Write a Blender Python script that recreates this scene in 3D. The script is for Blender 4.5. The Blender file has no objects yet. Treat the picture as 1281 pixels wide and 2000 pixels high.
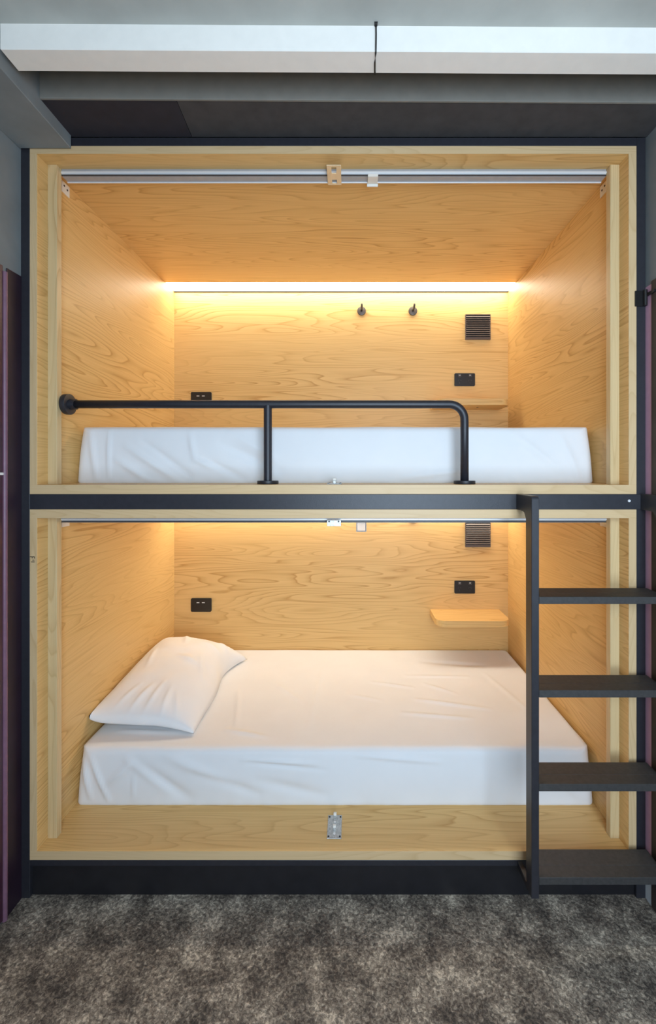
import bpy, bmesh, math, random
from mathutils import Vector, Matrix, noise as mnoise

random.seed(7)
sc = bpy.context.scene
col = sc.collection

# ------------------------------------------------------------------ camera
EYE = 1.448          # lens height
DF = 1.45            # lens to the front plane of the bunk (y = 0)
F = 838.0            # focal length in pixels of the 1281x2000 frame
cd = bpy.data.cameras.new('camera')
cam = bpy.data.objects.new('camera', cd)
col.objects.link(cam)
cam.location = (0, -DF, EYE)
cam.rotation_euler = (math.pi / 2, 0, 0)
cd.sensor_fit = 'VERTICAL'
cd.sensor_height = 36.0
cd.lens = 36.0 * F / 2000.0
cd.shift_x = (640.5 - 687.0) / 2000.0
cd.shift_y = (918.0 - 1000.0) / 2000.0
cd.clip_start = 0.02
sc.camera = cam

# ------------------------------------------------------------------ light and exposure
LED_STRENGTH = 12.5
LED_COLOR = (1.0, 0.91, 0.75)
WINDOW_POWER = 64.0
WINDOW_COLOR = (0.64, 0.81, 1.0)

world = bpy.data.worlds.new('sky')
sc.world = world
world.use_nodes = True
bg = world.node_tree.nodes['Background']
bg.inputs[0].default_value = (0.75, 0.88, 1.0, 1)
bg.inputs[1].default_value = 1.0

al = bpy.data.lights.new('window_daylight', 'AREA')
al.shape = 'RECTANGLE'
al.size = 1.1
al.size_y = 1.7
al.energy = WINDOW_POWER
al.color = WINDOW_COLOR
alo = bpy.data.objects.new('window_daylight', al)
col.objects.link(alo)
alo.location = (0.42, -2.19, 1.45)
alo.rotation_euler = (math.pi / 2, 0, 0)

sc.view_settings.view_transform = 'Standard'
sc.view_settings.look = 'None'
sc.view_settings.gamma = 1.0
sc.view_settings.exposure = 0.0
sc.view_settings.use_curve_mapping = False
sc.cycles.max_bounces = 10
sc.cycles.diffuse_bounces = 6
sc.cycles.sample_clamp_indirect = 6.0

# ------------------------------------------------------------------ materials
def nodes_of(name):
    m = bpy.data.materials.new(name)
    m.use_nodes = True
    nt = m.node_tree
    return m, nt, nt.nodes['Principled BSDF']

def add(nt, kind, **kw):
    n = nt.nodes.new(kind)
    for k, v in kw.items():
        setattr(n, k, v)
    return n

def plain(name, color, rough=0.5, metal=0.0, spec=0.5, var=0.0, scale=20.0, bump=0.0, bump_scale=200.0):
    m, nt, b = nodes_of(name)
    b.inputs['Roughness'].default_value = rough
    b.inputs['Metallic'].default_value = metal
    b.inputs['Specular IOR Level'].default_value = spec
    tc = add(nt, 'ShaderNodeTexCoord')
    if var > 0:
        n = add(nt, 'ShaderNodeTexNoise')
        n.inputs['Scale'].default_value = scale
        n.inputs['Detail'].default_value = 6
        nt.links.new(tc.outputs['Object'], n.inputs['Vector'])
        r = add(nt, 'ShaderNodeValToRGB')
        r.color_ramp.elements[0].position = 0.3
        r.color_ramp.elements[1].position = 0.7
        r.color_ramp.elements[0].color = tuple(c * (1 - var) for c in color) + (1,)
        r.color_ramp.elements[1].color = tuple(min(1, c * (1 + var)) for c in color) + (1,)
        nt.links.new(n.outputs['Fac'], r.inputs['Fac'])
        nt.links.new(r.outputs['Color'], b.inputs['Base Color'])
    else:
        b.inputs['Base Color'].default_value = tuple(color) + (1,)
    if bump > 0:
        n2 = add(nt, 'ShaderNodeTexNoise')
        n2.inputs['Scale'].default_value = bump_scale
        n2.inputs['Detail'].default_value = 3
        nt.links.new(tc.outputs['Object'], n2.inputs['Vector'])
        bp = add(nt, 'ShaderNodeBump')
        bp.inputs['Strength'].default_value = bump
        bp.inputs['Distance'].default_value = 0.002
        nt.links.new(n2.outputs['Fac'], bp.inputs['Height'])
        nt.links.new(bp.outputs['Normal'], b.inputs['Normal'])
    return m

def wood(name, axis, base=(0.73, 0.48, 0.195), contrast=1.0, rough=0.42):
    """oak veneer, grain running along axis 0/1/2 of the object"""
    m, nt, b = nodes_of(name)
    L = nt.links
    tc = add(nt, 'ShaderNodeTexCoord')
    oi = add(nt, 'ShaderNodeObjectInfo')
    off = add(nt, 'ShaderNodeVectorMath', operation='SCALE')
    off.inputs[0].default_value = (13.7, 9.1, 17.3)
    L.new(oi.outputs['Random'], off.inputs['Scale'])
    ad = add(nt, 'ShaderNodeVectorMath', operation='ADD')
    L.new(tc.outputs['Object'], ad.inputs[0])
    L.new(off.outputs[0], ad.inputs[1])

    def stretched(along, across):
        mp = add(nt, 'ShaderNodeVectorMath', operation='MULTIPLY')
        s = [across] * 3
        s[axis] = along
        mp.inputs[1].default_value = s
        L.new(ad.outputs[0], mp.inputs[0])
        return mp

    # growth-ring contours: bands of a stretched smooth noise make the cathedral figure
    big = stretched(0.78, 8.5)
    n1 = add(nt, 'ShaderNodeTexNoise')
    n1.inputs['Scale'].default_value = 1.0
    n1.inputs['Detail'].default_value = 1.6
    n1.inputs['Roughness'].default_value = 0.42
    n1.inputs['Distortion'].default_value = 0.2
    L.new(big.outputs[0], n1.inputs['Vector'])
    mul = add(nt, 'ShaderNodeMath', operation='MULTIPLY')
    mul.inputs[1].default_value = 22.0
    L.new(n1.outputs['Fac'], mul.inputs[0])
    fr = add(nt, 'ShaderNodeMath', operation='FRACT')
    L.new(mul.outputs[0], fr.inputs[0])
    ring = add(nt, 'ShaderNodeValToRGB')
    e = ring.color_ramp.elements
    e[0].position = 0.0
    e[0].color = (0, 0, 0, 1)
    e[1].position = 1.0
    e[1].color = (0.05, 0.05, 0.05, 1)
    x = e.new(0.5); x.color = (0.10, 0.10, 0.10, 1)
    x = e.new(0.80); x.color = (0.5, 0.5, 0.5, 1)
    x = e.new(0.91); x.color = (1, 1, 1, 1)
    L.new(fr.outputs[0], ring.inputs['Fac'])
    # broken-up strength of the figure
    n3 = add(nt, 'ShaderNodeTexNoise')
    n3.inputs['Scale'].default_value = 1.0
    n3.inputs['Detail'].default_value = 2
    L.new(stretched(0.7, 4.5).outputs[0], n3.inputs['Vector'])
    amp = add(nt, 'ShaderNodeMapRange')
    amp.inputs['From Min'].default_value = 0.35
    amp.inputs['From Max'].default_value = 0.65
    amp.inputs['To Min'].default_value = 0.25
    amp.inputs['To Max'].default_value = 1.0
    L.new(n3.outputs['Fac'], amp.inputs['Value'])
    fig = add(nt, 'ShaderNodeMath', operation='MULTIPLY')
    L.new(ring.outputs['Color'], fig.inputs[0])
    L.new(amp.outputs[0], fig.inputs[1])
    # pores
    n2 = add(nt, 'ShaderNodeTexNoise')
    n2.inputs['Scale'].default_value = 1.0
    n2.inputs['Detail'].default_value = 4
    n2.inputs['Roughness'].default_value = 0.6
    L.new(stretched(4.0, 260.0).outputs[0], n2.inputs['Vector'])
    pore = add(nt, 'ShaderNodeMapRange')
    pore.inputs['From Min'].default_value = 0.3
    pore.inputs['From Max'].default_value = 0.75
    L.new(n2.outputs['Fac'], pore.inputs['Value'])

    m1 = add(nt, 'ShaderNodeMix', data_type='RGBA')
    m1.inputs['A'].default_value = tuple(min(1, c * 1.04) for c in base) + (1,)
    m1.inputs['B'].default_value = (base[0] * 0.72, base[1] * 0.60, base[2] * 0.44, 1)
    f1 = add(nt, 'ShaderNodeMath', operation='MULTIPLY')
    f1.inputs[1].default_value = 0.95 * contrast
    L.new(fig.outputs[0], f1.inputs[0])
    L.new(f1.outputs[0], m1.inputs['Factor'])
    m2 = add(nt, 'ShaderNodeMix', data_type='RGBA', blend_type='MULTIPLY')
    m2.inputs['B'].default_value = (0.86, 0.80, 0.70, 1)
    f2 = add(nt, 'ShaderNodeMath', operation='MULTIPLY')
    f2.inputs[1].default_value = 0.75 * contrast
    L.new(pore.outputs[0], f2.inputs[0])
    L.new(f2.outputs[0], m2.inputs['Factor'])
    L.new(m1.outputs['Result'], m2.inputs['A'])
    L.new(m2.outputs['Result'], b.inputs['Base Color'])
    b.inputs['Roughness'].default_value = rough
    b.inputs['Specular IOR Level'].default_value = 0.35
    bp = add(nt, 'ShaderNodeBump')
    bp.inputs['Strength'].default_value = 0.08
    bp.inputs['Distance'].default_value = 0.001
    L.new(pore.outputs[0], bp.inputs['Height'])
    L.new(bp.outputs['Normal'], b.inputs['Normal'])
    return m

def carpet_material():
    m, nt, b = nodes_of('carpet')
    L = nt.links
    tc = add(nt, 'ShaderNodeTexCoord')
    rot = add(nt, 'ShaderNodeMapping')
    rot.inputs['Rotation'].default_value = (0, 0, math.radians(32))
    rot.inputs['Scale'].default_value = (1.0, 1.1, 1.0)
    L.new(tc.outputs['Object'], rot.inputs['Vector'])
    n1 = add(nt, 'ShaderNodeTexNoise')
    n1.inputs['Scale'].default_value = 100
    n1.inputs['Detail'].default_value = 7
    n1.inputs['Roughness'].default_value = 0.72
    n1.inputs['Distortion'].default_value = 0.6
    L.new(rot.outputs[0], n1.inputs['Vector'])
    n2 = add(nt, 'ShaderNodeTexNoise')
    n2.inputs['Scale'].default_value = 8
    n2.inputs['Detail'].default_value = 8
    n2.inputs['Roughness'].default_value = 0.72
    L.new(rot.outputs[0], n2.inputs['Vector'])
    s = add(nt, 'ShaderNodeMath', operation='MULTIPLY')
    s.inputs[1].default_value = 0.50
    L.new(n2.outputs['Fac'], s.inputs[0])
    t = add(nt, 'ShaderNodeMath', operation='MULTIPLY_ADD')
    t.inputs[1].default_value = 0.50
    L.new(n1.outputs['Fac'], t.inputs[0])
    L.new(s.outputs[0], t.inputs[2])
    r = add(nt, 'ShaderNodeValToRGB')
    e = r.color_ramp.elements
    e[0].position = 0.40; e[0].color = (0.060, 0.050, 0.043, 1)
    e[1].position = 0.60; e[1].color = (0.72, 0.61, 0.47, 1)
    x = e.new(0.47); x.color = (0.145, 0.118, 0.094, 1)
    x = e.new(0.54); x.color = (0.34, 0.285, 0.222, 1)
    L.new(t.outputs[0], r.inputs['Fac'])
    L.new(r.outputs['Color'], b.inputs['Base Color'])
    b.inputs['Roughness'].default_value = 0.95
    b.inputs['Specular IOR Level'].default_value = 0.1
    bp = add(nt, 'ShaderNodeBump')
    bp.inputs['Strength'].default_value = 0.7
    bp.inputs['Distance'].default_value = 0.006
    L.new(n1.outputs['Fac'], bp.inputs['Height'])
    L.new(bp.outputs['Normal'], b.inputs['Normal'])
    return m

def emitter(name, color, strength):
    m = bpy.data.materials.new(name)
    m.use_nodes = True
    nt = m.node_tree
    nt.nodes.clear()
    em = nt.nodes.new('ShaderNodeEmission')
    em.inputs[0].default_value = tuple(color) + (1,)
    em.inputs[1].default_value = strength
    out = nt.nodes.new('ShaderNodeOutputMaterial')
    nt.links.new(em.outputs[0], out.inputs[0])
    return m

def clear_plastic(name):
    m, nt, b = nodes_of(name)
    b.inputs['Base Color'].default_value = (0.95, 0.95, 0.93, 1)
    b.inputs['Roughness'].default_value = 0.12
    b.inputs['Transmission Weight'].default_value = 0.75
    b.inputs['IOR'].default_value = 1.3
    return m

WX = wood('oak_veneer_long', 0)
WY = wood('oak_veneer_deep', 1)
WZ = wood('oak_veneer_tall', 2)
WEX = wood('oak_edge_long', 0, base=(0.66, 0.465, 0.255), contrast=0.45)
WEZ = wood('oak_edge_tall', 2, base=(0.66, 0.465, 0.255), contrast=0.45)
WST = wood('pale_oak_strip', 2, base=(0.64, 0.48, 0.26), contrast=0.75)
BLACK = plain('black_powder_coat', (0.022, 0.0215, 0.027), 0.42, var=0.12, scale=60, bump=0.12, bump_scale=500)
TREAD = plain('black_tread', (0.040, 0.037, 0.035), 0.6, var=0.2, scale=90, bump=0.2, bump_scale=400)
PLINTH = plain('black_plinth', (0.010, 0.009, 0.011), 0.5, var=0.2, scale=30)
BPLAST = plain('black_plastic', (0.012, 0.011, 0.011), 0.35)
BGREY = plain('dark_grey_plastic', (0.045, 0.042, 0.042), 0.4)
WPLAST = plain('white_plastic', (0.80, 0.76, 0.68), 0.4)
WDOT = plain('white_mark', (0.75, 0.75, 0.75), 0.4)
ALU = plain('brushed_aluminium', (0.40, 0.40, 0.41), 0.5, metal=0.15, var=0.05, scale=40)
ALUL = plain('polished_aluminium_lip', (0.85, 0.85, 0.85), 0.35, metal=0.3)
STEEL = plain('zinc_steel', (0.50, 0.50, 0.48), 0.4, metal=0.7, var=0.25, scale=160)
HOOKM = plain('dark_bronze', (0.10, 0.085, 0.075), 0.4, metal=0.5)
VENTM = plain('dark_brown_vent', (0.10, 0.075, 0.065), 0.4)
SHEET = plain('white_cotton', (0.80, 0.80, 0.80), 0.9, spec=0.15, var=0.015, scale=8, bump=0.06, bump_scale=900)
PILLOWM = plain('white_pillowcase', (0.82, 0.81, 0.80), 0.9, spec=0.15, var=0.015, scale=10, bump=0.08, bump_scale=900)
WALLG = plain('dark_grey_wall_plaster', (0.20, 0.215, 0.215), 0.85, var=0.12, scale=7, bump=0.15, bump_scale=60)
CONCRETE = plain('grey_plaster', (0.48, 0.475, 0.43), 0.85, var=0.10, scale=7, bump=0.15, bump_scale=60)
BEAMW = plain('white_painted_board', (0.88, 0.84, 0.77), 0.8, var=0.02, scale=30)
SOFFIT = plain('grey_soffit_paint', (0.19, 0.18, 0.155), 0.85, var=0.06, scale=25)
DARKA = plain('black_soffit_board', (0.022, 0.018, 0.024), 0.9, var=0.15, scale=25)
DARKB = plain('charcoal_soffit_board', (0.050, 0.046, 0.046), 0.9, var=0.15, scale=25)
MAROON = plain('dark_maroon_laminate', (0.050, 0.016, 0.032), 0.35, var=0.2, scale=12)
MAROOND = plain('deep_aubergine_laminate', (0.022, 0.010, 0.020), 0.45, var=0.2, scale=12)
PINK = plain('dusty_pink_paint', (0.62, 0.34, 0.44), 0.6, var=0.05, scale=30)
MAUVE = plain('mauve_edge_trim', (0.20, 0.10, 0.145), 0.35, var=0.1, scale=40)
BROWN = plain('dark_brown_laminate', (0.06, 0.045, 0.038), 0.5, var=0.2, scale=14)
SKIRT = plain('pale_skirting', (0.55, 0.56, 0.56), 0.6)
CARPET = carpet_material()
LED = emitter('warm_led_diffuser', LED_COLOR, LED_STRENGTH)
CLEAR = clear_plastic('clear_acrylic')
INK = plain('black_ink', (0.012, 0.008, 0.006), 0.7)
WINF = plain('white_window_frame', (0.75, 0.75, 0.75), 0.5)

def glass_material():
    m, nt, b = nodes_of('window_glass')
    b.inputs['Base Color'].default_value = (0.95, 0.98, 1, 1)
    b.inputs['Roughness'].default_value = 0.0
    b.inputs['Transmission Weight'].default_value = 1.0
    b.inputs['IOR'].default_value = 1.05
    return m
GLASS = glass_material()

# ------------------------------------------------------------------ mesh helpers
class MB:
    """collects shapes (world coordinates) into one mesh object"""
    def __init__(self):
        self.bm = bmesh.new()

    def box(self, x0, x1, y0, y1, z0, z1, bev=0.0015, seg=1):
        r = bmesh.ops.create_cube(self.bm, size=1.0)
        vs = r['verts']
        for v in vs:
            v.co = Vector((x0 if v.co.x < 0 else x1, y0 if v.co.y < 0 else y1, z0 if v.co.z < 0 else z1))
        if bev > 0:
            mn = min(abs(x1 - x0), abs(y1 - y0), abs(z1 - z0))
            es = list({e for v in vs for e in v.link_edges})
            bmesh.ops.bevel(self.bm, geom=es, offset=min(bev, mn * 0.3), segments=seg, profile=0.5, affect='EDGES')
        return self

    def cyl(self, p0, p1, r, n=24, r2=None, bev=0.0):
        p0, p1 = Vector(p0), Vector(p1)
        ax = (p1 - p0)
        h = ax.length
        q = ax.normalized().to_track_quat('Z', 'Y')
        M = Matrix.Translation((p0 + p1) / 2) @ q.to_matrix().to_4x4()
        res = bmesh.ops.create_cone(self.bm, cap_ends=True, segments=n, radius1=r, radius2=r if r2 is None else r2, depth=h, matrix=M)
        if bev > 0:
            es = [e for e in {e for v in res['verts'] for e in v.link_edges}
                  if any(len(f.verts) > 4 for f in e.link_faces)]
            bmesh.ops.bevel(self.bm, geom=es, offset=bev, segments=2, profile=0.5, affect='EDGES')
        for f in self.bm.faces:
            if len(f.verts) == 4:
                f.smooth = f.smooth
        return self

    def tube(self, pts, r, n=20, cap=True):
        pts = [Vector(p) for p in pts]
        rings = []
        up = Vector((0, 1, 0))
        for i, p in enumerate(pts):
            a = pts[max(0, i - 1)]
            b = pts[min(len(pts) - 1, i + 1)]
            t = (b - a).normalized()
            u = up - t * up.dot(t)
            if u.length < 1e-4:
                u = Vector((1, 0, 0)) - t * t.x
            u.normalize()
            w = t.cross(u)
            rings.append([self.bm.verts.new(p + (u * math.cos(2 * math.pi * k / n) + w * math.sin(2 * math.pi * k / n)) * r) for k in range(n)])
        for a, b in zip(rings, rings[1:]):
            for k in range(n):
                f = self.bm.faces.new((a[k], a[(k + 1) % n], b[(k + 1) % n], b[k]))
                f.smooth = True
        if cap:
            self.bm.faces.new(rings[0][::-1])
            self.bm.faces.new(rings[-1])
        return self

    def prism(self, poly, axis, a, b, bev=0.0):
        """extrude a 2D polygon along axis from a to b (poly in the other two axes, in x,y,z order)"""
        def P(p, t):
            c = list(p)
            c.insert(axis, t)
            return Vector(c)
        va = [self.bm.verts.new(P(p, a)) for p in poly]
        vb = [self.bm.verts.new(P(p, b)) for p in poly]
        n = len(poly)
        fs = [self.bm.faces.new(va), self.bm.faces.new(vb[::-1])]
        for k in range(n):
            fs.append(self.bm.faces.new((va[k], vb[k], vb[(k + 1) % n], va[(k + 1) % n])))
        if bev > 0:
            es = list({e for f in fs for e in f.edges})
            bmesh.ops.bevel(self.bm, geom=es, offset=bev, segments=1, affect='EDGES')
        return self

    def quad(self, *ps):
        self.bm.faces.new([self.bm.verts.new(Vector(p)) for p in ps])
        return self

    def build(self, name, mat, parent=None, smooth=False):
        bm = self.bm
        off = base_of.get(parent.name, Vector()) if parent else Vector()
        bmesh.ops.recalc_face_normals(bm, faces=bm.faces)
        bmesh.ops.translate(bm, verts=bm.verts, vec=-off)
        me = bpy.data.meshes.new(name)
        if smooth:
            for f in bm.faces:
                f.smooth = True
        bm.to_mesh(me)
        bm.free()
        me.materials.append(mat)
        o = bpy.data.objects.new(name, me)
        col.objects.link(o)
        if smooth == 'auto':
            me.set_sharp_from_angle(angle=math.radians(35))
        if parent:
            o.parent = parent
            base_of[o.name] = off.copy()
        return o

base_of = {}

def tag(o, label, cat, group=None):
    o['label'] = label
    o['category'] = cat
    if group:
        o['group'] = group
    return o

def thing(name, label, cat, loc=(0, 0, 0), group=None):
    o = bpy.data.objects.new(name, None)
    o.empty_display_size = 0.1
    col.objects.link(o)
    o.location = loc
    base_of[o.name] = Vector(loc)
    return tag(o, label, cat, group)

def solo(mb, name, mat, label, cat, loc, group=None, smooth=False):
    """a thing made of one mesh, its origin at loc"""
    bmesh.ops.translate(mb.bm, verts=mb.bm.verts, vec=-Vector(loc))
    o = mb.build(name, mat, None, smooth)
    o.location = loc
    base_of[o.name] = Vector(loc)
    return tag(o, label, cat, group)

def struct(mb, name, mat, parent=None):
    o = mb.build(name, mat, parent)
    if parent is None:
        o['kind'] = 'structure'
    return o

# ------------------------------------------------------------------ key dimensions
XL, XR = -1.064, 0.936            # inner faces of the pods
XLO, XRO = -1.0884, 0.962         # outer faces of the pods
WL, WR = -1.1195, 0.997           # side walls
YB = 1.121                        # inner back face of the pods
YW = 1.17                         # rear wall of the room
YF = -2.22                        # wall behind the camera
Z_CEIL = 2.627

# ------------------------------------------------------------------ the room
struct(MB().box(WL - 0.1, WR + 0.1, YF - 0.1, YW + 0.1, -0.06, 0.0, 0), 'floor', CARPET)
struct(MB().box(WL - 0.1, WL, YF - 0.1, YW + 0.1, 0.0, 2.8, 0), 'wall_left', WALLG)
struct(MB().box(WR, WR + 0.1, YF - 0.1, YW + 0.1, 0.0, 2.8, 0), 'wall_right', WALLG)
struct(MB().box(WL, WR, YW, YW + 0.1, 0.0, 2.8, 0), 'wall_back', CONCRETE)
# slab over the camera, and the higher slab behind the boxed beam
c = MB()
c.box(WL, WR, YF, -0.28, Z_CEIL, Z_CEIL + 0.1, 0)
c.box(WL, WR, -0.28, YW, 2.72, 2.80, 0)
struct(c, 'ceiling', CONCRETE)
# wall behind the camera, with a window on its right side
wx0, wx1, wz0, wz1 = -0.15, 0.975, 0.58, 2.32
w = MB()
w.box(WL, wx0, YF - 0.1, YF, 0, 2.8, 0)
w.box(wx1, WR, YF - 0.1, YF, 0, 2.8, 0)
w.box(wx0, wx1, YF - 0.1, YF, 0, wz0, 0)
w.box(wx0, wx1, YF - 0.1, YF, wz1, 2.8, 0)
struct(w, 'wall_front', CONCRETE)
win = bpy.data.objects.new('window_1', None)
col.objects.link(win)
win['kind'] = 'structure'
fr = MB()
fr.box(wx0, wx0 + 0.04, YF - 0.07, YF - 0.02, wz0, wz1)
fr.box(wx1 - 0.04, wx1, YF - 0.07, YF - 0.02, wz0, wz1)
fr.box(wx0 + 0.04, wx1 - 0.04, YF - 0.07, YF - 0.02, wz0, wz0 + 0.04)
fr.box(wx0 + 0.04, wx1 - 0.04, YF - 0.07, YF - 0.02, wz1 - 0.04, wz1)
fr.build('window_frame', WINF, win)
MB().box(wx0 + 0.04, wx1 - 0.04, YF - 0.048, YF - 0.042, wz0 + 0.04, wz1 - 0.04, 0).build('window_pane', GLASS, win)

# boxed beam under the ceiling (runs very slightly askew)
def skew_box(x0, x1, y0, y1, z0, z1, k):
    m = MB()
    r = bmesh.ops.create_cube(m.bm, size=1.0)
    for v in r['verts']:
        x = x0 if v.co.x < 0 else x1
        y = (y0 if v.co.y < 0 else y1) + k * (x + 0.1)
        v.co = Vector((x, y, z0 if v.co.z < 0 else z1))
    bmesh.ops.bevel(m.bm, geom=list(m.bm.edges), offset=0.002, segments=1, affect='EDGES')
    return m
struct(skew_box(-0.93, WR, 1.138 - DF, 1.2025 - DF, 2.56, Z_CEIL + 0.06, 0.006), 'trim_1', BEAMW)
# dropped soffit that closes the gap over the bunk: grey face, two dark boards under it
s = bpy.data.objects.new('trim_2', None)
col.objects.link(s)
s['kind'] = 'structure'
skew_box(-0.945, WR, 1.303 - DF, 1.312 - DF, 2.572, 2.715, 0.008).build('soffit_face', SOFFIT, s)
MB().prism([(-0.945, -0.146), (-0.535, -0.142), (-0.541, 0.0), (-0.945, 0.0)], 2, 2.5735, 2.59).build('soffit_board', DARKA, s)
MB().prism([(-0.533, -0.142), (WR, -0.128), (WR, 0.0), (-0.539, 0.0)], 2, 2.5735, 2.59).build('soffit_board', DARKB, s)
# duct boxing along the left wall
struct(MB().box(WL, -0.945, YF, -0.004, 2.531, 2.72, 0.002), 'trim_3', WALLG)

# left wall: dark laminate door with a rounded mauve edge trim
d = bpy.data.objects.new('door_1', None)
col.objects.link(d)
d['kind'] = 'structure'
MB().box(WL, WL + 0.004, -0.062, 0.0, 0.0, 2.102, 0.001).build('door_frame', MAROOND, d)
t = MB()
t.cyl((WL + 0.004, -0.070, 0.0), (WL + 0.004, -0.070, 2.085), 0.0075, 20)
t.build('edge_trim', MAUVE, d, smooth='auto')
MB().box(WL, WL + 0.004, -0.95, -0.078, 0.006, 2.102, 0.001).build('door_leaf', MAROON, d)
MB().box(WL + 0.004, WL + 0.007, -0.10, -0.078, 1.432, 1.440, 0.0005).build('strike_plate', ALUL, d)
# right wall: pink painted strip, dark door, bit of pale skirting
struct(MB().box(WR - 0.002, WR, -0.026, 0.02, 0.10, 2.066, 0), 'trim_4', PINK)
d2 = bpy.data.objects.new('door_2', None)
col.objects.link(d2)
d2['kind'] = 'structure'
MB().box(WR - 0.004, WR, -0.95, -0.027, 0.0, 2.075, 0.001).build('door_leaf', BROWN, d2)
struct(MB().box(WR - 0.003, WR, -0.026, 0.02, 0.0, 0.0995, 0), 'baseboard_right', SKIRT)

# ------------------------------------------------------------------ black steel frame
fr = thing('bunk_frame', 'black steel frame that holds the two oak sleeping pods', 'bunk frame', (-0.06, 0.0, 0.0))
MB().box(WL + 0.0005, XLO, 0.0, 0.06, 0.0, 2.5725).build('post', BLACK, fr)
MB().box(XRO, 0.9932, 0.0, 0.06, 0.0, 2.5725).build('post', BLACK, fr)
MB().box(XLO, XRO, 0.0, 0.06, 2.5433, 2.5725).build('top_rail', BLACK, fr)
m = MB()
m.box(XLO, XRO, -0.001, 0.06, 1.3148, 1.3667)
m.box(XLO, XLO + 0.05, 0.06, 1.12, 1.3148, 1.3667)
m.box(XRO - 0.05, XRO, 0.06, 1.12, 1.3148, 1.3667)
m.build('middle_rail', BLACK, fr)
MB().box(XLO, XRO, 0.0, 0.05, 0.109, 0.1296).build('bottom_rail', BLACK, fr)
MB().box(XLO, XRO, 0.012, 1.10, 0.0, 0.109).build('plinth', PLINTH, fr)

# ------------------------------------------------------------------ sleeping pods
def pod(z_out0, z_in0, z_in1, z_out1, label, upper):
    p = thing('sleeping_pod', label, 'sleeping pod', (-0.064, 0.0, z_out0), 'oak sleeping pods')
    zo0, zi0, zi1, zo1 = z_out0, z_in0, z_in1, z_out1
    e = 0.0012
    # boards; front edges are banded in paler solid oak
    MB().box(XLO, XRO, e, YB + 0.02, zo0, zi0, 0.0008).build('floor_panel', WX, p)
    MB().box(XLO, XRO, 0.0, e, zo0, zi0, 0.0004).build('floor_edge_band', WEX, p)
    MB().box(XLO, XRO, e, 0.997, zi1, zo1, 0.0008).build('ceiling_panel', WX, p)
    MB().box(XLO, XRO, 0.0, e, zi1, zo1, 0.0004).build('ceiling_edge_band', WEX, p)
    MB().box(XLO, XL, e, YB + 0.02, zi0, zi1, 0.0008).build('side_panel', WY, p)
    MB().box(XR, XRO, e, YB + 0.02, zi0, zi1, 0.0008).build('side_panel', WY, p)
    b1 = MB().box(XLO, XL, 0.0, e, zi0, zi1, 0.0004).build('side_edge_band', WEZ, p)
    MB().box(XR, XRO, 0.0, e, zi0, zi1, 0.0004).build('side_edge_band', WEZ, p)
    MB().box(XL, XR, YB, YB + 0.02, zi0, zo1, 0).build('back_panel', WX, p)
    # guide strips inside the opening
    MB().box(XL, -1.0317, 0.051, 0.076, zi0, zi1, 0.001).build('guide_strip', WST, p)
    MB().box(0.9045, XR, 0.051, 0.076, zi0, zi1, 0.001).build('guide_strip', WST, p)
    # cover over the lamp recess
    MB().box(XL, XR, 0.997, YB, zi1 + 0.0195, zo1, 0).build('lamp_cover', BLACK, p)
    if not upper:
        k = DF / F
        def X(u): return (u - 687) * k
        def Z(v): return EYE - (v - 918) * k
        q = MB()
        q.box(X(58.5), X(67.6), -0.0004, 0.0, Z(1088.3), Z(1087.0), 0)
        q.box(X(66.6), X(67.8), -0.0004, 0.0, Z(1091.2), Z(1087.0), 0)
        q.box(X(62.4), X(63.6), -0.0004, 0.0, Z(1090.8), Z(1088.3), 0)
        q.box(X(63.0), X(67.4), -0.0004, 0.0, Z(1094.6), Z(1093.3), 0)
        q.box(X(61.0), X(67.8), -0.0004, 0.0, Z(1098.2), Z(1096.7), 0)
        q.build('ink_marking', INK, b1)
    return p

LOW = (0.1296, 0.1589, 1.2853, 1.3148)
UP = (1.3667, 1.3978, 2.5170, 2.5433)
pod(*UP, 'empty upper oak sleeping pod, bed level with the guard rail', True)
pod(*LOW, 'lower oak sleeping pod with the pillow, just above the floor', False)

# ------------------------------------------------------------------ lights of the pods
def led(zi1, label):
    L = thing('led_strip_light', label, 'light', (-0.064, 1.056, zi1), 'lights of the sleeping pods')
    MB().box(XL + 0.002, XR - 0.002, 0.999, 1.112, zi1 + 0.010, zi1 + 0.019, 0).build('housing', ALU, L)
    MB().box(XL + 0.002, XR - 0.002, 0.999, 1.112, zi1 + 0.001, zi1 + 0.009, 0).build('diffuser', LED, L)
    MB().box(XL + 0.002, XR - 0.002, 1.1125, 1.1205, zi1 - 0.004, zi1 + 0.012, 0).build('gap_shade_strip', BPLAST, L)  # black strip put in as the shade of the open gap at the back panel
led(UP[2], 'glowing warm light strip across the ceiling of the upper pod')
led(LOW[2], 'warm light strip at the back of the lower pod ceiling')

# ------------------------------------------------------------------ blind tracks
def track(zi1, label):
    z = zi1
    T = thing('blind_track', label, 'track', (-0.064, 0.09, z - 0.028), 'aluminium tracks over the pod openings')
    x0, x1 = -1.0312, 0.904
    m = MB()
    m.box(x0, x1, 0.074, 0.078, z - 0.010, z - 0.0003, 0.0005)
    m.box(x0, x1, 0.078, 0.110, z - 0.024, z - 0.0003, 0.0005)
    m.build('track_body', ALU, T)
    m = MB()
    m.prism([(0.0715, z - 0.010), (0.0715, z - 0.0135), (0.0775, z - 0.019), (0.0778, z - 0.010)], 0, x0, x1)
    m.build('front_lip', ALUL, T)
    MB().box(x0, x1, 0.0735, 0.0775, z - 0.0235, z - 0.0195, 0.0003).build('groove', BGREY, T)
    MB().box(x0, x1, 0.1045, 0.1095, z - 0.028, z - 0.0242, 0.0008).build('rear_lip', ALUL, T)
    return T
track(UP[2], 'grey double aluminium track above the opening of the upper pod')
track(LOW[2], 'thin aluminium track under the top edge of the lower pod')

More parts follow.
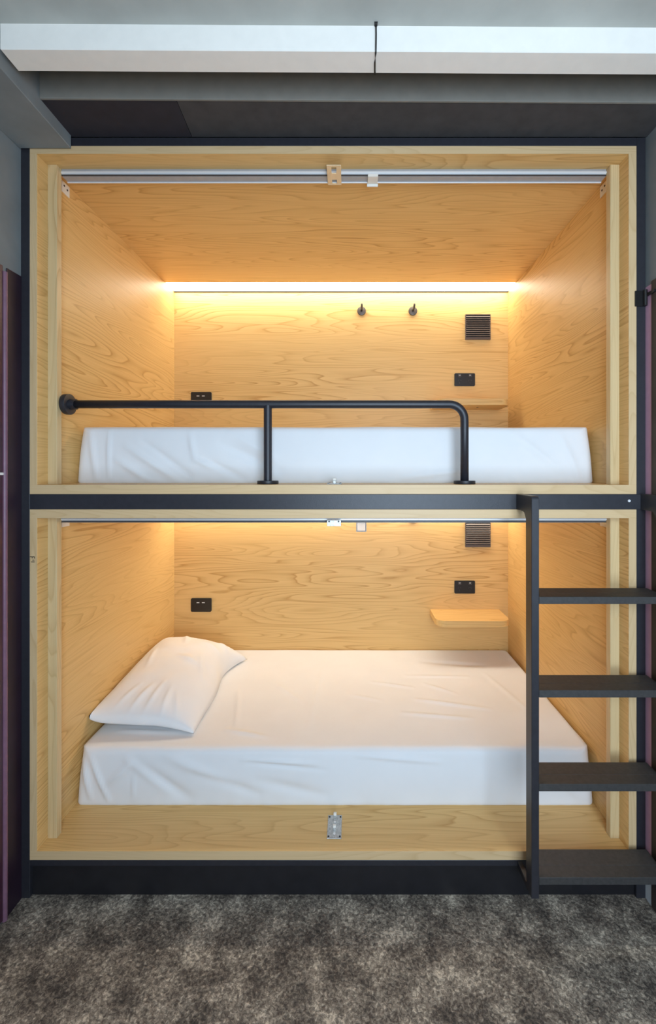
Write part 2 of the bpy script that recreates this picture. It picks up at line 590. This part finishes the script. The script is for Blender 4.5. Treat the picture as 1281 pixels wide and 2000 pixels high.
# catch plates fixed under the tracks
def plate_holes(m, x0, x1, y0, y1, z0, z1, holes):
    """plate with rectangular holes stacked along y"""
    hx0, hx1 = holes[0][0], holes[0][1]
    m.box(x0, hx0, y0, y1, z0, z1, 0.0004)
    m.box(hx1, x1, y0, y1, z0, z1, 0.0004)
    ys = [y0] + [v for h in holes for v in (h[2], h[3])] + [y1]
    for a, b in zip(ys[0::2], ys[1::2]):
        m.box(hx0, hx1, a, b, z0, z1, 0.0003)

zt = UP[2]
m = MB()
plate_holes(m, -0.0865, -0.0375, 0.012, 0.112, zt - 0.0315, zt - 0.0285,
            [(-0.0705, -0.0535, 0.021, 0.052), (-0.0705, -0.0535, 0.084, 0.104)])
for sx in (-0.0865, -0.0395):
    m.box(sx, sx + 0.002, 0.055, 0.070, zt - 0.0285, zt - 0.0006, 0.0003)
solo(m, 'catch_plate', wood('oak_tinted_plate', 1, base=(0.82, 0.62, 0.38), contrast=0.3),
     'tan catch plate with two square holes on the upper pod track', 'catch plate', (-0.062, 0.06, zt - 0.03), 'catches of the blind')

zl = LOW[2]
C = thing('catch_plate', 'silver catch plate with two dark screws under the lower pod track', 'catch plate', (-0.062, 0.06, zl - 0.03), 'catches of the blind')
m = MB()
m.box(-0.0865, -0.0375, 0.046, 0.071, zl - 0.033, zl - 0.0286, 0.0005)
m.box(-0.0865, -0.0375, 0.0445, 0.0465, zl - 0.033, zl - 0.012, 0.0005)
m.box(-0.082, -0.042, 0.0705, 0.073, zl - 0.037, zl - 0.0275, 0.0005)
m.build('plate', STEEL, C)
for sx in (-0.079, -0.046):
    MB().cyl((sx, 0.0446, zl - 0.0165), (sx, 0.0430, zl - 0.0165), 0.003, 12).build('screw', BPLAST, C)

def deck_latch(z, label):
    L = thing('deck_latch', label, 'latch', (-0.062, 0.098, z), 'catches of the blind')
    MB().box(-0.0875, -0.0365, 0.047, 0.150, z + 0.0002, z + 0.0028, 0.0008).build('plate', STEEL, L)
    for sx, sy in ((-0.082, 0.056), (-0.042, 0.056), (-0.082, 0.141), (-0.042, 0.141)):
        MB().cyl((sx, sy, z + 0.0028), (sx, sy, z + 0.004), 0.0032, 12).build('screw', BPLAST, L)
    for sy in (0.084, 0.138):
        g = MB().box(-0.067, -0.057, sy - 0.003, sy + 0.003, z + 0.0028, z + 0.012, 0.0008)
        pg = g.build('peg', STEEL, L)
        MB().box(-0.0675, -0.0565, sy - 0.0045, sy + 0.0045, z + 0.012, z + 0.021, 0.001).build('peg_cap', WPLAST, pg)
    for sy in (0.068, 0.105, 0.118):
        MB().cyl((-0.062, sy, z + 0.0028), (-0.062, sy, z + 0.0036), 0.0045, 16).build('rivet', ALUL, L)
deck_latch(UP[1], 'small silver latch plate with white pegs on the upper pod deck edge')
deck_latch(LOW[1], 'silver latch plate with white pegs on the lower pod floor')

# clips and corner plates
m = MB()
m.box(0.057, 0.093, 0.072, 0.112, zt - 0.0305, zt - 0.0282, 0.0006)
m.box(0.057, 0.093, 0.068, 0.072, zt - 0.0305, zt - 0.021, 0.0006)
m.box(0.055, 0.095, 0.109, 0.114, zt - 0.038, zt - 0.0282, 0.0012)
solo(m, 'pull_clip', WPLAST, 'small white pull clip on the upper pod track', 'clip', (0.075, 0.09, zt - 0.03))
m = MB()
m.box(0.016, 0.053, 0.1105, 0.1135, zl - 0.0615, zl - 0.026, 0.0012)
m.box(0.016, 0.020, 0.1065, 0.1105, zl - 0.0615, zl - 0.029, 0.0006)
m.box(0.049, 0.053, 0.1065, 0.1105, zl - 0.0615, zl - 0.029, 0.0006)
m.box(0.020, 0.049, 0.1065, 0.1105, zl - 0.0615, zl - 0.058, 0.0006)
solo(m, 'pull_clip', CLEAR, 'clear plastic pull clip hanging from the lower pod track', 'clip', (0.034, 0.11, zl - 0.045))

def corner_plate(side, zi1, label):
    x = XL if side < 0 else XR
    s = 1 if side < 0 else -1
    C = thing('corner_plate', label, 'plate', (x, 0.143, zi1 - 0.03), 'white corner plates of the tracks')
    a, b = sorted((x + s * 0.0003, x + s * 0.003))
    MB().box(a, b, 0.122, 0.164, zi1 - 0.047, zi1 - 0.006, 0.001).build('plate', WPLAST, C)
    for sy, sz in ((0.133, -0.020), (0.150, -0.026)):
        MB().cyl((x + s * 0.0028, sy, zi1 + sz), (x + s * 0.0042, sy, zi1 + sz), 0.0034, 12).build('screw', BPLAST, C)
corner_plate(-1, UP[2], 'white corner plate at the left end of the upper pod track')
corner_plate(1, UP[2], 'white corner plate at the right end of the upper pod track')
corner_plate(-1, LOW[2], 'white corner plate at the left end of the lower pod track')
corner_plate(1, LOW[2], 'white corner plate at the right end of the lower pod track')

# ------------------------------------------------------------------ fittings on the back panels
DZ = UP[1] - LOW[1]

def vent(zc, label):
    V = thing('vent_grille', label, 'vent', (0.753, YB, zc), 'vents of the sleeping pods')
    x0, x1, z0, z1 = 0.678, 0.828, zc - 0.0755, zc + 0.0755
    MB().box(x0 + 0.002, x1 - 0.002, YB - 0.004, YB - 0.0003, z0 + 0.002, z1 - 0.002, 0).build('backing', BPLAST, V)
    m = MB()
    m.box(x0, x0 + 0.004, YB - 0.012, YB - 0.0004, z0, z1, 0.0006)
    m.box(x1 - 0.004, x1, YB - 0.012, YB - 0.0004, z0, z1, 0.0006)
    m.box(x0 + 0.004, x1 - 0.004, YB - 0.012, YB - 0.0004, z0, z0 + 0.016, 0.0006)
    m.box(x0 + 0.004, x1 - 0.004, YB - 0.012, YB - 0.0004, z1 - 0.004, z1, 0.0006)
    m.build('frame', VENTM, V)
    n = 10
    for i in range(n):
        zz = z0 + 0.0225 + i * 0.0125
        m = MB()
        m.prism([(YB - 0.0165, zz - 0.002), (YB - 0.0105, zz + 0.0055), (YB - 0.0080, zz + 0.0055), (YB - 0.0145, zz - 0.0030)], 0, x0 + 0.004, x1 - 0.004)
        m.build('louvre', VENTM, V)
zv = 2.302
vent(zv, 'dark louvred square vent below the light in the upper pod')
vent(zv - DZ, 'dark louvred square vent hidden partly by the track of the lower pod')

def face_plate(m, x0, x1, z0, z1, y0, y1, r=0.006):
    pts = []
    for cx, cz, a0 in ((x1 - r, z1 - r, 0), (x0 + r, z1 - r, 90), (x0 + r, z0 + r, 180), (x1 - r, z0 + r, 270)):
        for k in range(5):
            a = math.radians(a0 + k * 22.5)
            pts.append((cx + r * math.cos(a), cz + r * math.sin(a)))
    m.prism(pts, 1, y0, y1)
    return m

def socket(zc, label):
    S = thing('power_socket', label, 'power socket', (0.675, YB, zc), 'double power sockets')
    x0, x1, z0, z1 = 0.614, 0.736, zc - 0.038, zc + 0.038
    face_plate(MB(), x0, x1, z0, z1, YB - 0.009, YB - 0.0003).build('face_plate', BPLAST, S)
    for sx in (-0.031, 0.031):
        cx = 0.675 + sx
        r = MB().box(cx - 0.009, cx + 0.009, YB - 0.0125, YB - 0.009, zc + 0.014, zc + 0.031, 0.0012).build('rocker_switch', BGREY, S)
        MB().box(cx - 0.0055, cx + 0.0045, YB - 0.0130, YB - 0.0125, zc + 0.0245, zc + 0.0275, 0.0003).build('switch_mark', WDOT, r)
        h = MB()
        for dx, dz, ang in ((-0.007, -0.004, 30), (0.007, -0.004, -30), (0.0, -0.020, 0)):
            c0 = Vector((cx + dx, YB - 0.0093, zc + dz))
            a = math.radians(ang)
            ux, uz = math.sin(a), math.cos(a)
            p = []
            for i, j in ((-1, -1), (1, -1), (1, 1), (-1, 1)):
                p.append((c0.x + uz * i * 0.001 + ux * j * 0.0045, c0.z - ux * i * 0.001 + uz * j * 0.0045))
            h.prism(p, 1, YB - 0.0096, YB - 0.009)
        h.build('pin_holes', BGREY, S)
socket(1.988, 'black double power socket above the shelf of the upper pod')
socket(1.988 - DZ - 0.001, 'black double power socket above the shelf of the lower pod')

def usb(zc, label):
    S = thing('usb_socket', label, 'usb socket', (-0.9, YB, zc), 'charging sockets')
    face_plate(MB(), -0.961, -0.839, zc - 0.040, zc + 0.040, YB - 0.009, YB - 0.0003, 0.007).build('face_plate', BPLAST, S)
    for sx in (-0.018, 0.014):
        pt = MB().box(-0.9 + sx - 0.010, -0.9 + sx + 0.010, YB - 0.0102, YB - 0.009, zc + 0.010, zc + 0.020, 0.0005).build('port', BGREY, S)
        MB().box(-0.9 + sx - 0.008, -0.9 + sx + 0.008, YB - 0.0106, YB - 0.0102, zc + 0.0135, zc + 0.0175, 0.0003).build('port_tongue', WDOT, pt)
usb(1.8745, 'black charging socket behind the guard rail of the upper pod')
usb(0.641, 'black charging socket above the pillow in the lower pod')

def hook(x, zc, label):
    H = thing('coat_hook', label, 'hook', (x, YB, zc), 'round coat hooks')
    MB().cyl((x, YB - 0.0003, zc), (x, YB - 0.011, zc), 0.026, 32, bev=0.002).build('backplate', HOOKM, H, smooth='auto')
    m = MB()
    m.tube([(x, YB - 0.011, zc), (x, YB - 0.045, zc), (x, YB - 0.060, zc + 0.003), (x, YB - 0.068, zc + 0.012), (x, YB - 0.070, zc + 0.020)], 0.0060, 14)
    m.build('peg', HOOKM, H)
for i, (u, nm) in enumerate(((706, 'left'), (806, 'right'))):
    x = (u - 687) * 0.003068
    hook(x, 2.399, 'dark round coat hook nearer the middle under the upper light' if i == 0 else 'dark round coat hook nearer the vent under the upper light')
for i, u in enumerate((706, 806)):
    x = (u - 687) * 0.003068
    hook(x, 2.399 - DZ, 'dark coat hook behind the clear clip, almost hidden in the lower pod' if i == 0 else 'dark coat hook beside the vent, almost hidden in the lower pod')

def shelf(zt_, label):
    x0, x1, y0, y1, r = 0.469, 0.882, YB - 0.201, YB - 0.0003, 0.055
    pts = [(x1, y1), (x0, y1)]
    for k in range(9):
        a = math.radians(180 + k * 90 / 8)
        pts.append((x0 + r + r * math.cos(a), y0 + r + r * math.sin(a)))
    for k in range(9):
        a = math.radians(270 + k * 90 / 8)
        pts.append((x1 - r + r * math.cos(a), y0 + r + r * math.sin(a)))
    S = thing('wall_shelf', label, 'shelf', (0.675, YB, zt_ - 0.034), 'small oak shelves')
    MB().prism(pts, 2, zt_ - 0.034, zt_, 0.001).build('shelf_board', WX, S)
    MB().cyl((0.72, YB - 0.11, zt_ - 0.034), (0.72, YB - 0.11, zt_ - 0.0355), 0.006, 16).build('screw_cap', HOOKM, S)
shelf(1.842, 'small oak wall shelf behind the bend of the guard rail')
shelf(0.6135, 'small oak wall shelf with rounded corners over the lower bed')

# ------------------------------------------------------------------ bedding
def seg_d(px, py, s):
    (ax, ay), (bx, by) = s[0], s[1]
    dx, dy = bx - ax, by - ay
    t = ((px - ax) * dx + (py - ay) * dy) / (dx * dx + dy * dy)
    tc = max(0.0, min(1.0, t))
    qx, qy = ax + tc * dx, ay + tc * dy
    return math.hypot(px - qx, py - qy), tc

def folds(px, py, segs):
    h = 0.0
    for s in segs:
        dd, tc = seg_d(px, py, s)
        wv, a = s[2], s[3]
        if dd < wv * 3:
            h += a * math.exp(-(dd / wv) ** 2) * (0.35 + 0.65 * math.sin(math.pi * min(max(tc, 0.02), 0.98)))
    return h

def mattress(z0, z1, front_folds, top_folds, name, label, seed, loc_y0=0.197):
    x0, x1, y0, y1 = XL + 0.003, XR - 0.003, loc_y0, YB - 0.002
    hx, hy, hz = (x1 - x0) / 2, (y1 - y0) / 2, (z1 - z0) / 2
    c = Vector(((x0 + x1) / 2, (y0 + y1) / 2, (z0 + z1) / 2))
    r = 0.022
    nx, ny, nz = 230, 96, 30
    bm = bmesh.new()
    cache = {}
    def P(i, j, k):
        key = (i, j, k)
        if key in cache:
            return cache[key]
        p = Vector((-hx + 2 * hx * i / nx, -hy + 2 * hy * j / ny, -hz + 2 * hz * k / nz))
        q = Vector((max(-hx + r, min(hx - r, p.x)), max(-hy + r, min(hy - r, p.y)), max(-hz + r * 0.5, min(hz - r, p.z))))
        dlt = p - q
        if dlt.length > 1e-9:
            n = dlt.normalized()
            p = q + n * r
        # plan corners, tighter towards the hem
        R = 0.022 + 0.04 * max(0.0, min(1.0, (p.z + hz) / (2 * hz)))
        qx, qy = max(-hx + R, min(hx - R, p.x)), max(-hy + R, min(hy - R, p.y))
        ex, ey = p.x - qx, p.y - qy
        if abs(ex) > 1e-6 and abs(ey) > 1e-6:
            l = math.hypot(ex, ey)
            if l > R:
                p.x, p.y = qx + ex * R / l, qy + ey * R / l
        # sides lean in towards the top and belly a little
        tz = max(0.0, min(1.0, (p.z + hz) / (2 * hz)))
        if p.x < 0:
            p.x += 0.006 * tz ** 1.6 * (-p.x / hx) ** 3
        else:
            p.x -= 0.006 * tz ** 1.6 * (p.x / hx) ** 3
        X, Y, Zc = c.x + p.x, c.y + p.y, p.z + hz
        w = 0.0
        if j == 0:
            w = 1.7 * folds(X, Zc, front_folds)
            w += 0.0016 * mnoise.noise(Vector((X * 5 + seed, Zc * 9, 1.7)))
            # gathered hem
            w += 0.0022 * max(0, 1 - Zc / 0.05) * mnoise.noise(Vector((X * 26 + seed, 0.3, Zc * 10)))
            p.y -= w
            p.y -= 0.006 * math.sin(math.pi * tz)
            if k <= 1:
                p.z += 0.0035 * max(0.0, mnoise.noise(Vector((X * 7 + seed, 5.1, 0))))
        elif k == nz:
            w = 1.6 * folds(X, Y, top_folds)
            w += 0.0022 * mnoise.noise(Vector((X * 4 + seed, Y * 5, 3.1)))
            p.z += w
        elif i == 0 or i == nx:
            w = 0.003 * mnoise.noise(Vector((Y * 9, Zc * 14 + seed, i)))
            p.x += w * (1 if i == 0 else -1) - (0.0 if i else 0.0)
        v = bm.verts.new(c + p)
        cache[key] = v
        return v
    for i in range(nx):
        for j in range(ny):
            bm.faces.new((P(i, j, nz), P(i + 1, j, nz), P(i + 1, j + 1, nz), P(i, j + 1, nz)))
            if i % 1 == 0:
                bm.faces.new((P(i, j, 0), P(i, j + 1, 0), P(i + 1, j + 1, 0), P(i + 1, j, 0)))
        for k in range(nz):
            bm.faces.new((P(i, 0, k), P(i + 1, 0, k), P(i + 1, 0, k + 1), P(i, 0, k + 1)))
            bm.faces.new((P(i, ny, k), P(i, ny, k + 1), P(i + 1, ny, k + 1), P(i + 1, ny, k)))
    for j in range(ny):
        for k in range(nz):
            bm.faces.new((P(0, j, k), P(0, j, k + 1), P(0, j + 1, k + 1), P(0, j + 1, k)))
            bm.faces.new((P(nx, j, k), P(nx, j + 1, k), P(nx, j + 1, k + 1), P(nx, j, k + 1)))
    mb = MB()
    mb.bm.free()
    mb.bm = bm
    return solo(mb, name, SHEET, label, 'mattress', (c.x, c.y, z0), 'mattresses under white sheets', smooth=True)

low_front = [
    ((-1.00, 0.19), (-0.93, 0.02), 0.008, 0.006), ((-1.03, 0.17), (-1.00, 0.03), 0.008, 0.005),
    ((-0.83, 0.16), (-0.62, 0.03), 0.022, -0.006), ((-0.86, 0.18), (-0.70, 0.06), 0.016, 0.006),
    ((-0.70, 0.19), (-0.45, 0.08), 0.020, 0.005), ((-0.60, 0.13), (-0.36, 0.05), 0.018, -0.005),
    ((-0.93, 0.09), (-0.84, 0.17), 0.014, 0.005), ((-0.84, 0.02), (-0.83, 0.13), 0.004, 0.003),
    ((-0.42, 0.18), (-0.14, 0.165), 0.007, 0.004), ((-0.40, 0.17), (-0.10, 0.14), 0.006, -0.003),
    ((0.02, 0.195), (0.34, 0.17), 0.007, 0.004), ((-0.36, 0.10), (-0.10, 0.04), 0.020, -0.004),
    ((0.72, 0.17), (0.88, 0.03), 0.014, 0.004),
]
low_top = [
    ((-0.52, 0.32), (-0.34, 0.27), 0.010, 0.004), ((-0.55, 0.62), (-0.48, 0.33), 0.009, 0.004),
    ((-0.16, 0.9), (-0.18, 0.32), 0.007, 0.0025), ((0.10, 0.72), (0.30, 0.66), 0.007, 0.004),
    ((0.28, 0.78), (0.60, 0.77), 0.007, 0.004), ((0.36, 0.70), (0.50, 0.60), 0.008, 0.004),
    ((0.30, 0.55), (0.62, 0.47), 0.009, 0.005), ((0.22, 0.44), (0.52, 0.40), 0.009, 0.004),
    ((0.40, 0.95), (0.72, 0.90), 0.02, -0.004), ((-0.40, 0.72), (-0.22, 0.52), 0.009, 0.003),
    ((0.70, 0.80), (0.80, 0.40), 0.012, 0.003), ((-0.02, 0.60), (0.14, 0.54), 0.008, 0.003),
    ((-0.95, 0.31), (-0.72, 0.30), 0.010, 0.003),
]
up_front = [
    ((-0.93, 0.02), (-0.93, 0.21), 0.006, 0.004), ((-0.86, 0.14), (-0.68, 0.02), 0.014, 0.006),
    ((-0.90, 0.09), (-0.78, 0.01), 0.012, 0.005), ((-0.80, 0.16), (-0.62, 0.03), 0.012, -0.005),
    ((-0.62, 0.19), (-0.60, 0.09), 0.010, 0.004), ((-0.60, 0.09), (-0.53, 0.06), 0.010, 0.005),
    ((-0.50, 0.15), (-0.28, 0.05), 0.018, -0.006), ((-0.56, 0.09), (-0.42, 0.02), 0.012, -0.005),
    ((-0.46, 0.19), (-0.30, 0.10), 0.016, 0.004), ((0.20, 0.02), (0.44, 0.05), 0.010, 0.004),
    ((0.62, 0.19), (0.80, 0.05), 0.014, 0.004), ((0.80, 0.18), (0.87, 0.02), 0.012, 0.004),
    ((-1.00, 0.20), (-0.98, 0.02), 0.010, 0.004),
]
mattress(LOW[1] + 0.0005, 0.377, low_front, low_top, 'mattress',
         'mattress in a white fitted sheet, under the pillow in the lower pod', 0.0)
mattress(UP[1] + 0.0005, 1.6145, up_front, [], 'mattress',
         'mattress in a white sheet behind the black guard rail, upper pod', 4.0)

# pillow: leans its left edge up against the pod side
def pillow():
    nu, nv = 80, 110
    hu, hv, H = 0.215, 0.335, 0.112
    bm = bmesh.new()
    cx, cy, cz = -0.846, 0.618, 0.0
    ridges = [((0.02, -0.95), (0.10, -0.55), 0.05, 0.006), ((0.35, -0.95), (0.30, -0.60), 0.05, 0.006),
              ((-0.25, -0.95), (-0.10, -0.60), 0.05, 0.006), ((0.62, -0.92), (0.45, -0.66), 0.05, 0.006),
              ((-0.55, -0.9), (-0.35, -0.6), 0.05, 0.005), ((0.0, 0.1), (0.5, 0.0), 0.05, 0.005),
              ((0.45, 0.2), (0.75, -0.25), 0.05, 0.005), ((-0.3, 0.85), (-0.1, 0.5), 0.06, 0.005),
              ((0.3, 0.6), (0.8, 0.5), 0.05, 0.004), ((-0.7, 0.3), (-0.5, -0.2), 0.05, 0.004),
              ((0.9, 0.7), (0.6, 0.8), 0.05, 0.006)]
    def shape(s, t, top):
        # pinched sides, pulled-out corners
        a = 1 - 0.07 * (1 - t * t) ** 1.0 * 0 - 0.045 * (1 - abs(t) ** 3)
        b = 1 - 0.05 * (1 - abs(s) ** 3)
        x = hu * s * (a + 0.03)
        y = hv * t * (b + 0.02)
        th = ((1 - abs(s) ** 2.6) * (1 - abs(t) ** 3.0)) ** 0.43 if abs(s) < 1 and abs(t) < 1 else 0.0
        ht = H * th
        if top:
            ht += 1.7 * folds(s, t, ridges) * (th ** 0.5)
            ht += 0.005 * th * mnoise.noise(Vector((s * 3, t * 4, 2.2)))
            z = ht
        else:
            z = -0.55 * ht
        # tilt up to the left, sag at the right edge
        lift = 0.030 * max(0, (0.55 - s)) ** 1.35
        lift *= 0.25 + 0.75 * (t + 1) / 2 * 1.25
        lift += 0.030 * max(0, -s) ** 7 * max(0, -t) ** 5
        base = 0.381 + 0.036 + lift
        if s > 0.2:
            base -= 0.030 * ((s - 0.2) / 0.8) ** 1.5
        # the near left corner flops up on the wall, the far side is plumper
        base += 0.004 * max(0, -s) * max(0, t)
        z *= (1 + 0.30 * t) * (1 + 0.16 * s * max(0, t))
        zz = base + z
        floor = 0.3835 + (0.0 if s > -0.2 else 0)
        zz = max(zz, floor)
        xx = cx + x + 0.012 * t + 0.034 * max(0, s) ** 6 * max(0, t) ** 7 - 0.034 * max(0, s) ** 3 * math.exp(-((t - 0.45) / 0.42) ** 2)
        xx = max(xx, XL + 0.006)
        return Vector((xx, cy + y, zz))
    T = [[bm.verts.new(shape(-1 + 2 * i / nu, -1 + 2 * j / nv, True)) for j in range(nv + 1)] for i in range(nu + 1)]
    B = [[None] * (nv + 1) for _ in range(nu + 1)]
    for i in range(nu + 1):
        for j in range(nv + 1):
            if i in (0, nu) or j in (0, nv):
                B[i][j] = T[i][j]
            else:
                B[i][j] = bm.verts.new(shape(-1 + 2 * i / nu, -1 + 2 * j / nv, False))
    for i in range(nu):
        for j in range(nv):
            bm.faces.new((T[i][j], T[i + 1][j], T[i + 1][j + 1], T[i][j + 1]))
            bm.faces.new((B[i][j], B[i][j + 1], B[i + 1][j + 1], B[i + 1][j]))
    mb = MB()
    mb.bm.free()
    mb.bm = bm
    return solo(mb, 'pillow', PILLOWM, 'creased white pillow lying at the left end of the lower bed', 'pillow', (cx, cy, 0.3865), smooth=True)
pillow()

# ------------------------------------------------------------------ guard rail
GY = 0.095
gz = 1.6845
G = thing('guard_rail', 'black tubular guard rail along the upper mattress', 'guard rail', (-0.3, GY, UP[1]))
R = 0.0146
xv = 0.4057
rb = 0.055
pts = [(-1.012, GY, gz), (-0.6, GY, gz), (-0.2, GY, gz), (xv - rb, GY, gz)]
for k in range(1, 10):
    a = math.radians(90 - k * 9)
    pts.append((xv - rb + rb * math.cos(a), GY, gz - rb + rb * math.sin(a)))
pts += [(xv, GY, gz - rb - 0.01), (xv, GY, UP[1] + 0.012)]
MB().tube(pts, R, 24).build('top_rail', BLACK, G)
MB().cyl((-0.3023, GY, UP[1] + 0.012), (-0.3023, GY, gz - 0.005), R, 24).build('post', BLACK, G, smooth='auto')
for x in (-0.3023, xv):
    MB().cyl((x, GY, UP[1] + 0.0002), (x, GY, UP[1] + 0.012), 0.038, 36, bev=0.001).build('base_flange', BLACK, G, smooth='auto')
wf = MB()
wf.cyl((-1.031, GY, gz), (-1.0125, GY, gz), 0.037, 36, bev=0.002)
wf.cyl((XL + 0.0003, GY, gz), (-1.031, GY, gz), 0.018, 24)
wf.build('wall_flange', BLACK, G, smooth='auto')
MB().cyl((-1.0125, GY, gz), (-0.992, GY, gz), 0.019, 24).build('collar', BLACK, G, smooth='auto')

# ------------------------------------------------------------------ ladder
LD = thing('ladder', 'black steel ladder with four flat treads hooked on the frame', 'ladder', (0.77, -0.08, 0.125))
yf, ym = 1.326 - DF, 1.368 - DF
yt = 1.426 - DF
for x0, x1 in ((0.5555, 0.579), (0.972, 0.9945)):
    # side view: hooked arm on top of a flat upright, small foot arm below
    prof = [(-0.0055, 1.3675), (yf + 0.010, 1.3675), (yf + 0.003, 1.3645), (yf, 1.3575), (yf, 0.122),
            (ym, 0.122), (ym, 1.292), (ym + 0.014, 1.312), (ym + 0.022, 1.315), (-0.0055, 1.315)]
    st = MB().prism(prof, 0, x0, x1, 0.0012).build('stringer', BLACK, LD)
    MB().box(x0 + 0.004, x1 - 0.004, ym, -0.0005, 0.108, 0.128, 0.001).build('foot_arm', BLACK, LD)
MB().box(0.5555, 0.976, -0.0055, -0.0012, 1.3155, 1.366, 0.0006).build('mounting_plate', BLACK, LD)
MB().cyl((0.9326, -0.0055, 1.3442), (0.9326, -0.0082, 1.3442), 0.0045, 16).build('screw', ALUL, LD)
for z in (1.056, 0.767, 0.477, 0.188):
    m = MB()
    m.box(0.579, 0.972, yf, ym, z - 0.0225, z, 0.0008)
    m.box(0.5792, 0.979, ym, yt, z - 0.0225, z, 0.0008)
    m.build('tread', TREAD, LD)

# ------------------------------------------------------------------ small things on the building
m = MB()
yb = 1.138 - DF
x = (734 - 687) * 1.138 / F
o = 0.006 * (x + 0.1)
m.tube([(x, yb + o - 0.004, 2.633), (x + 0.0005, yb + o - 0.004, 2.60), (x, yb + o - 0.003, 2.562), (x, yb + o + 0.002, 2.5565),
        (x - 0.001, yb + o + 0.03, 2.5575), (x + 0.001, yb + o + 0.064, 2.5575)], 0.0022, 10)
Cb = thing('cable', 'thin black cable running down over the pale boxed beam', 'cable', (x, yb, 2.6))
m.build('cord', BPLAST, Cb)
MB().cyl((x, yb + o - 0.001, 2.628), (x, yb + o - 0.011, 2.628), 0.0048, 14).build('plug', BPLAST, Cb)

H = thing('door_hinge', 'black hinge at the top right beside the frame post', 'hinge', (0.985, -0.02, 2.02))
MB().box(0.955, 0.992, -0.006, -0.0005, 2.000, 2.052, 0.001).build('leaf_plate', BPLAST, H)
MB().cyl((0.985, -0.010, 2.000), (0.985, -0.010, 2.052), 0.0065, 16).build('barrel', BPLAST, H, smooth='auto')
MB().box(0.9855, 0.9925, -0.050, -0.010, 2.030, 2.040, 0.001).build('arm', BPLAST, H)
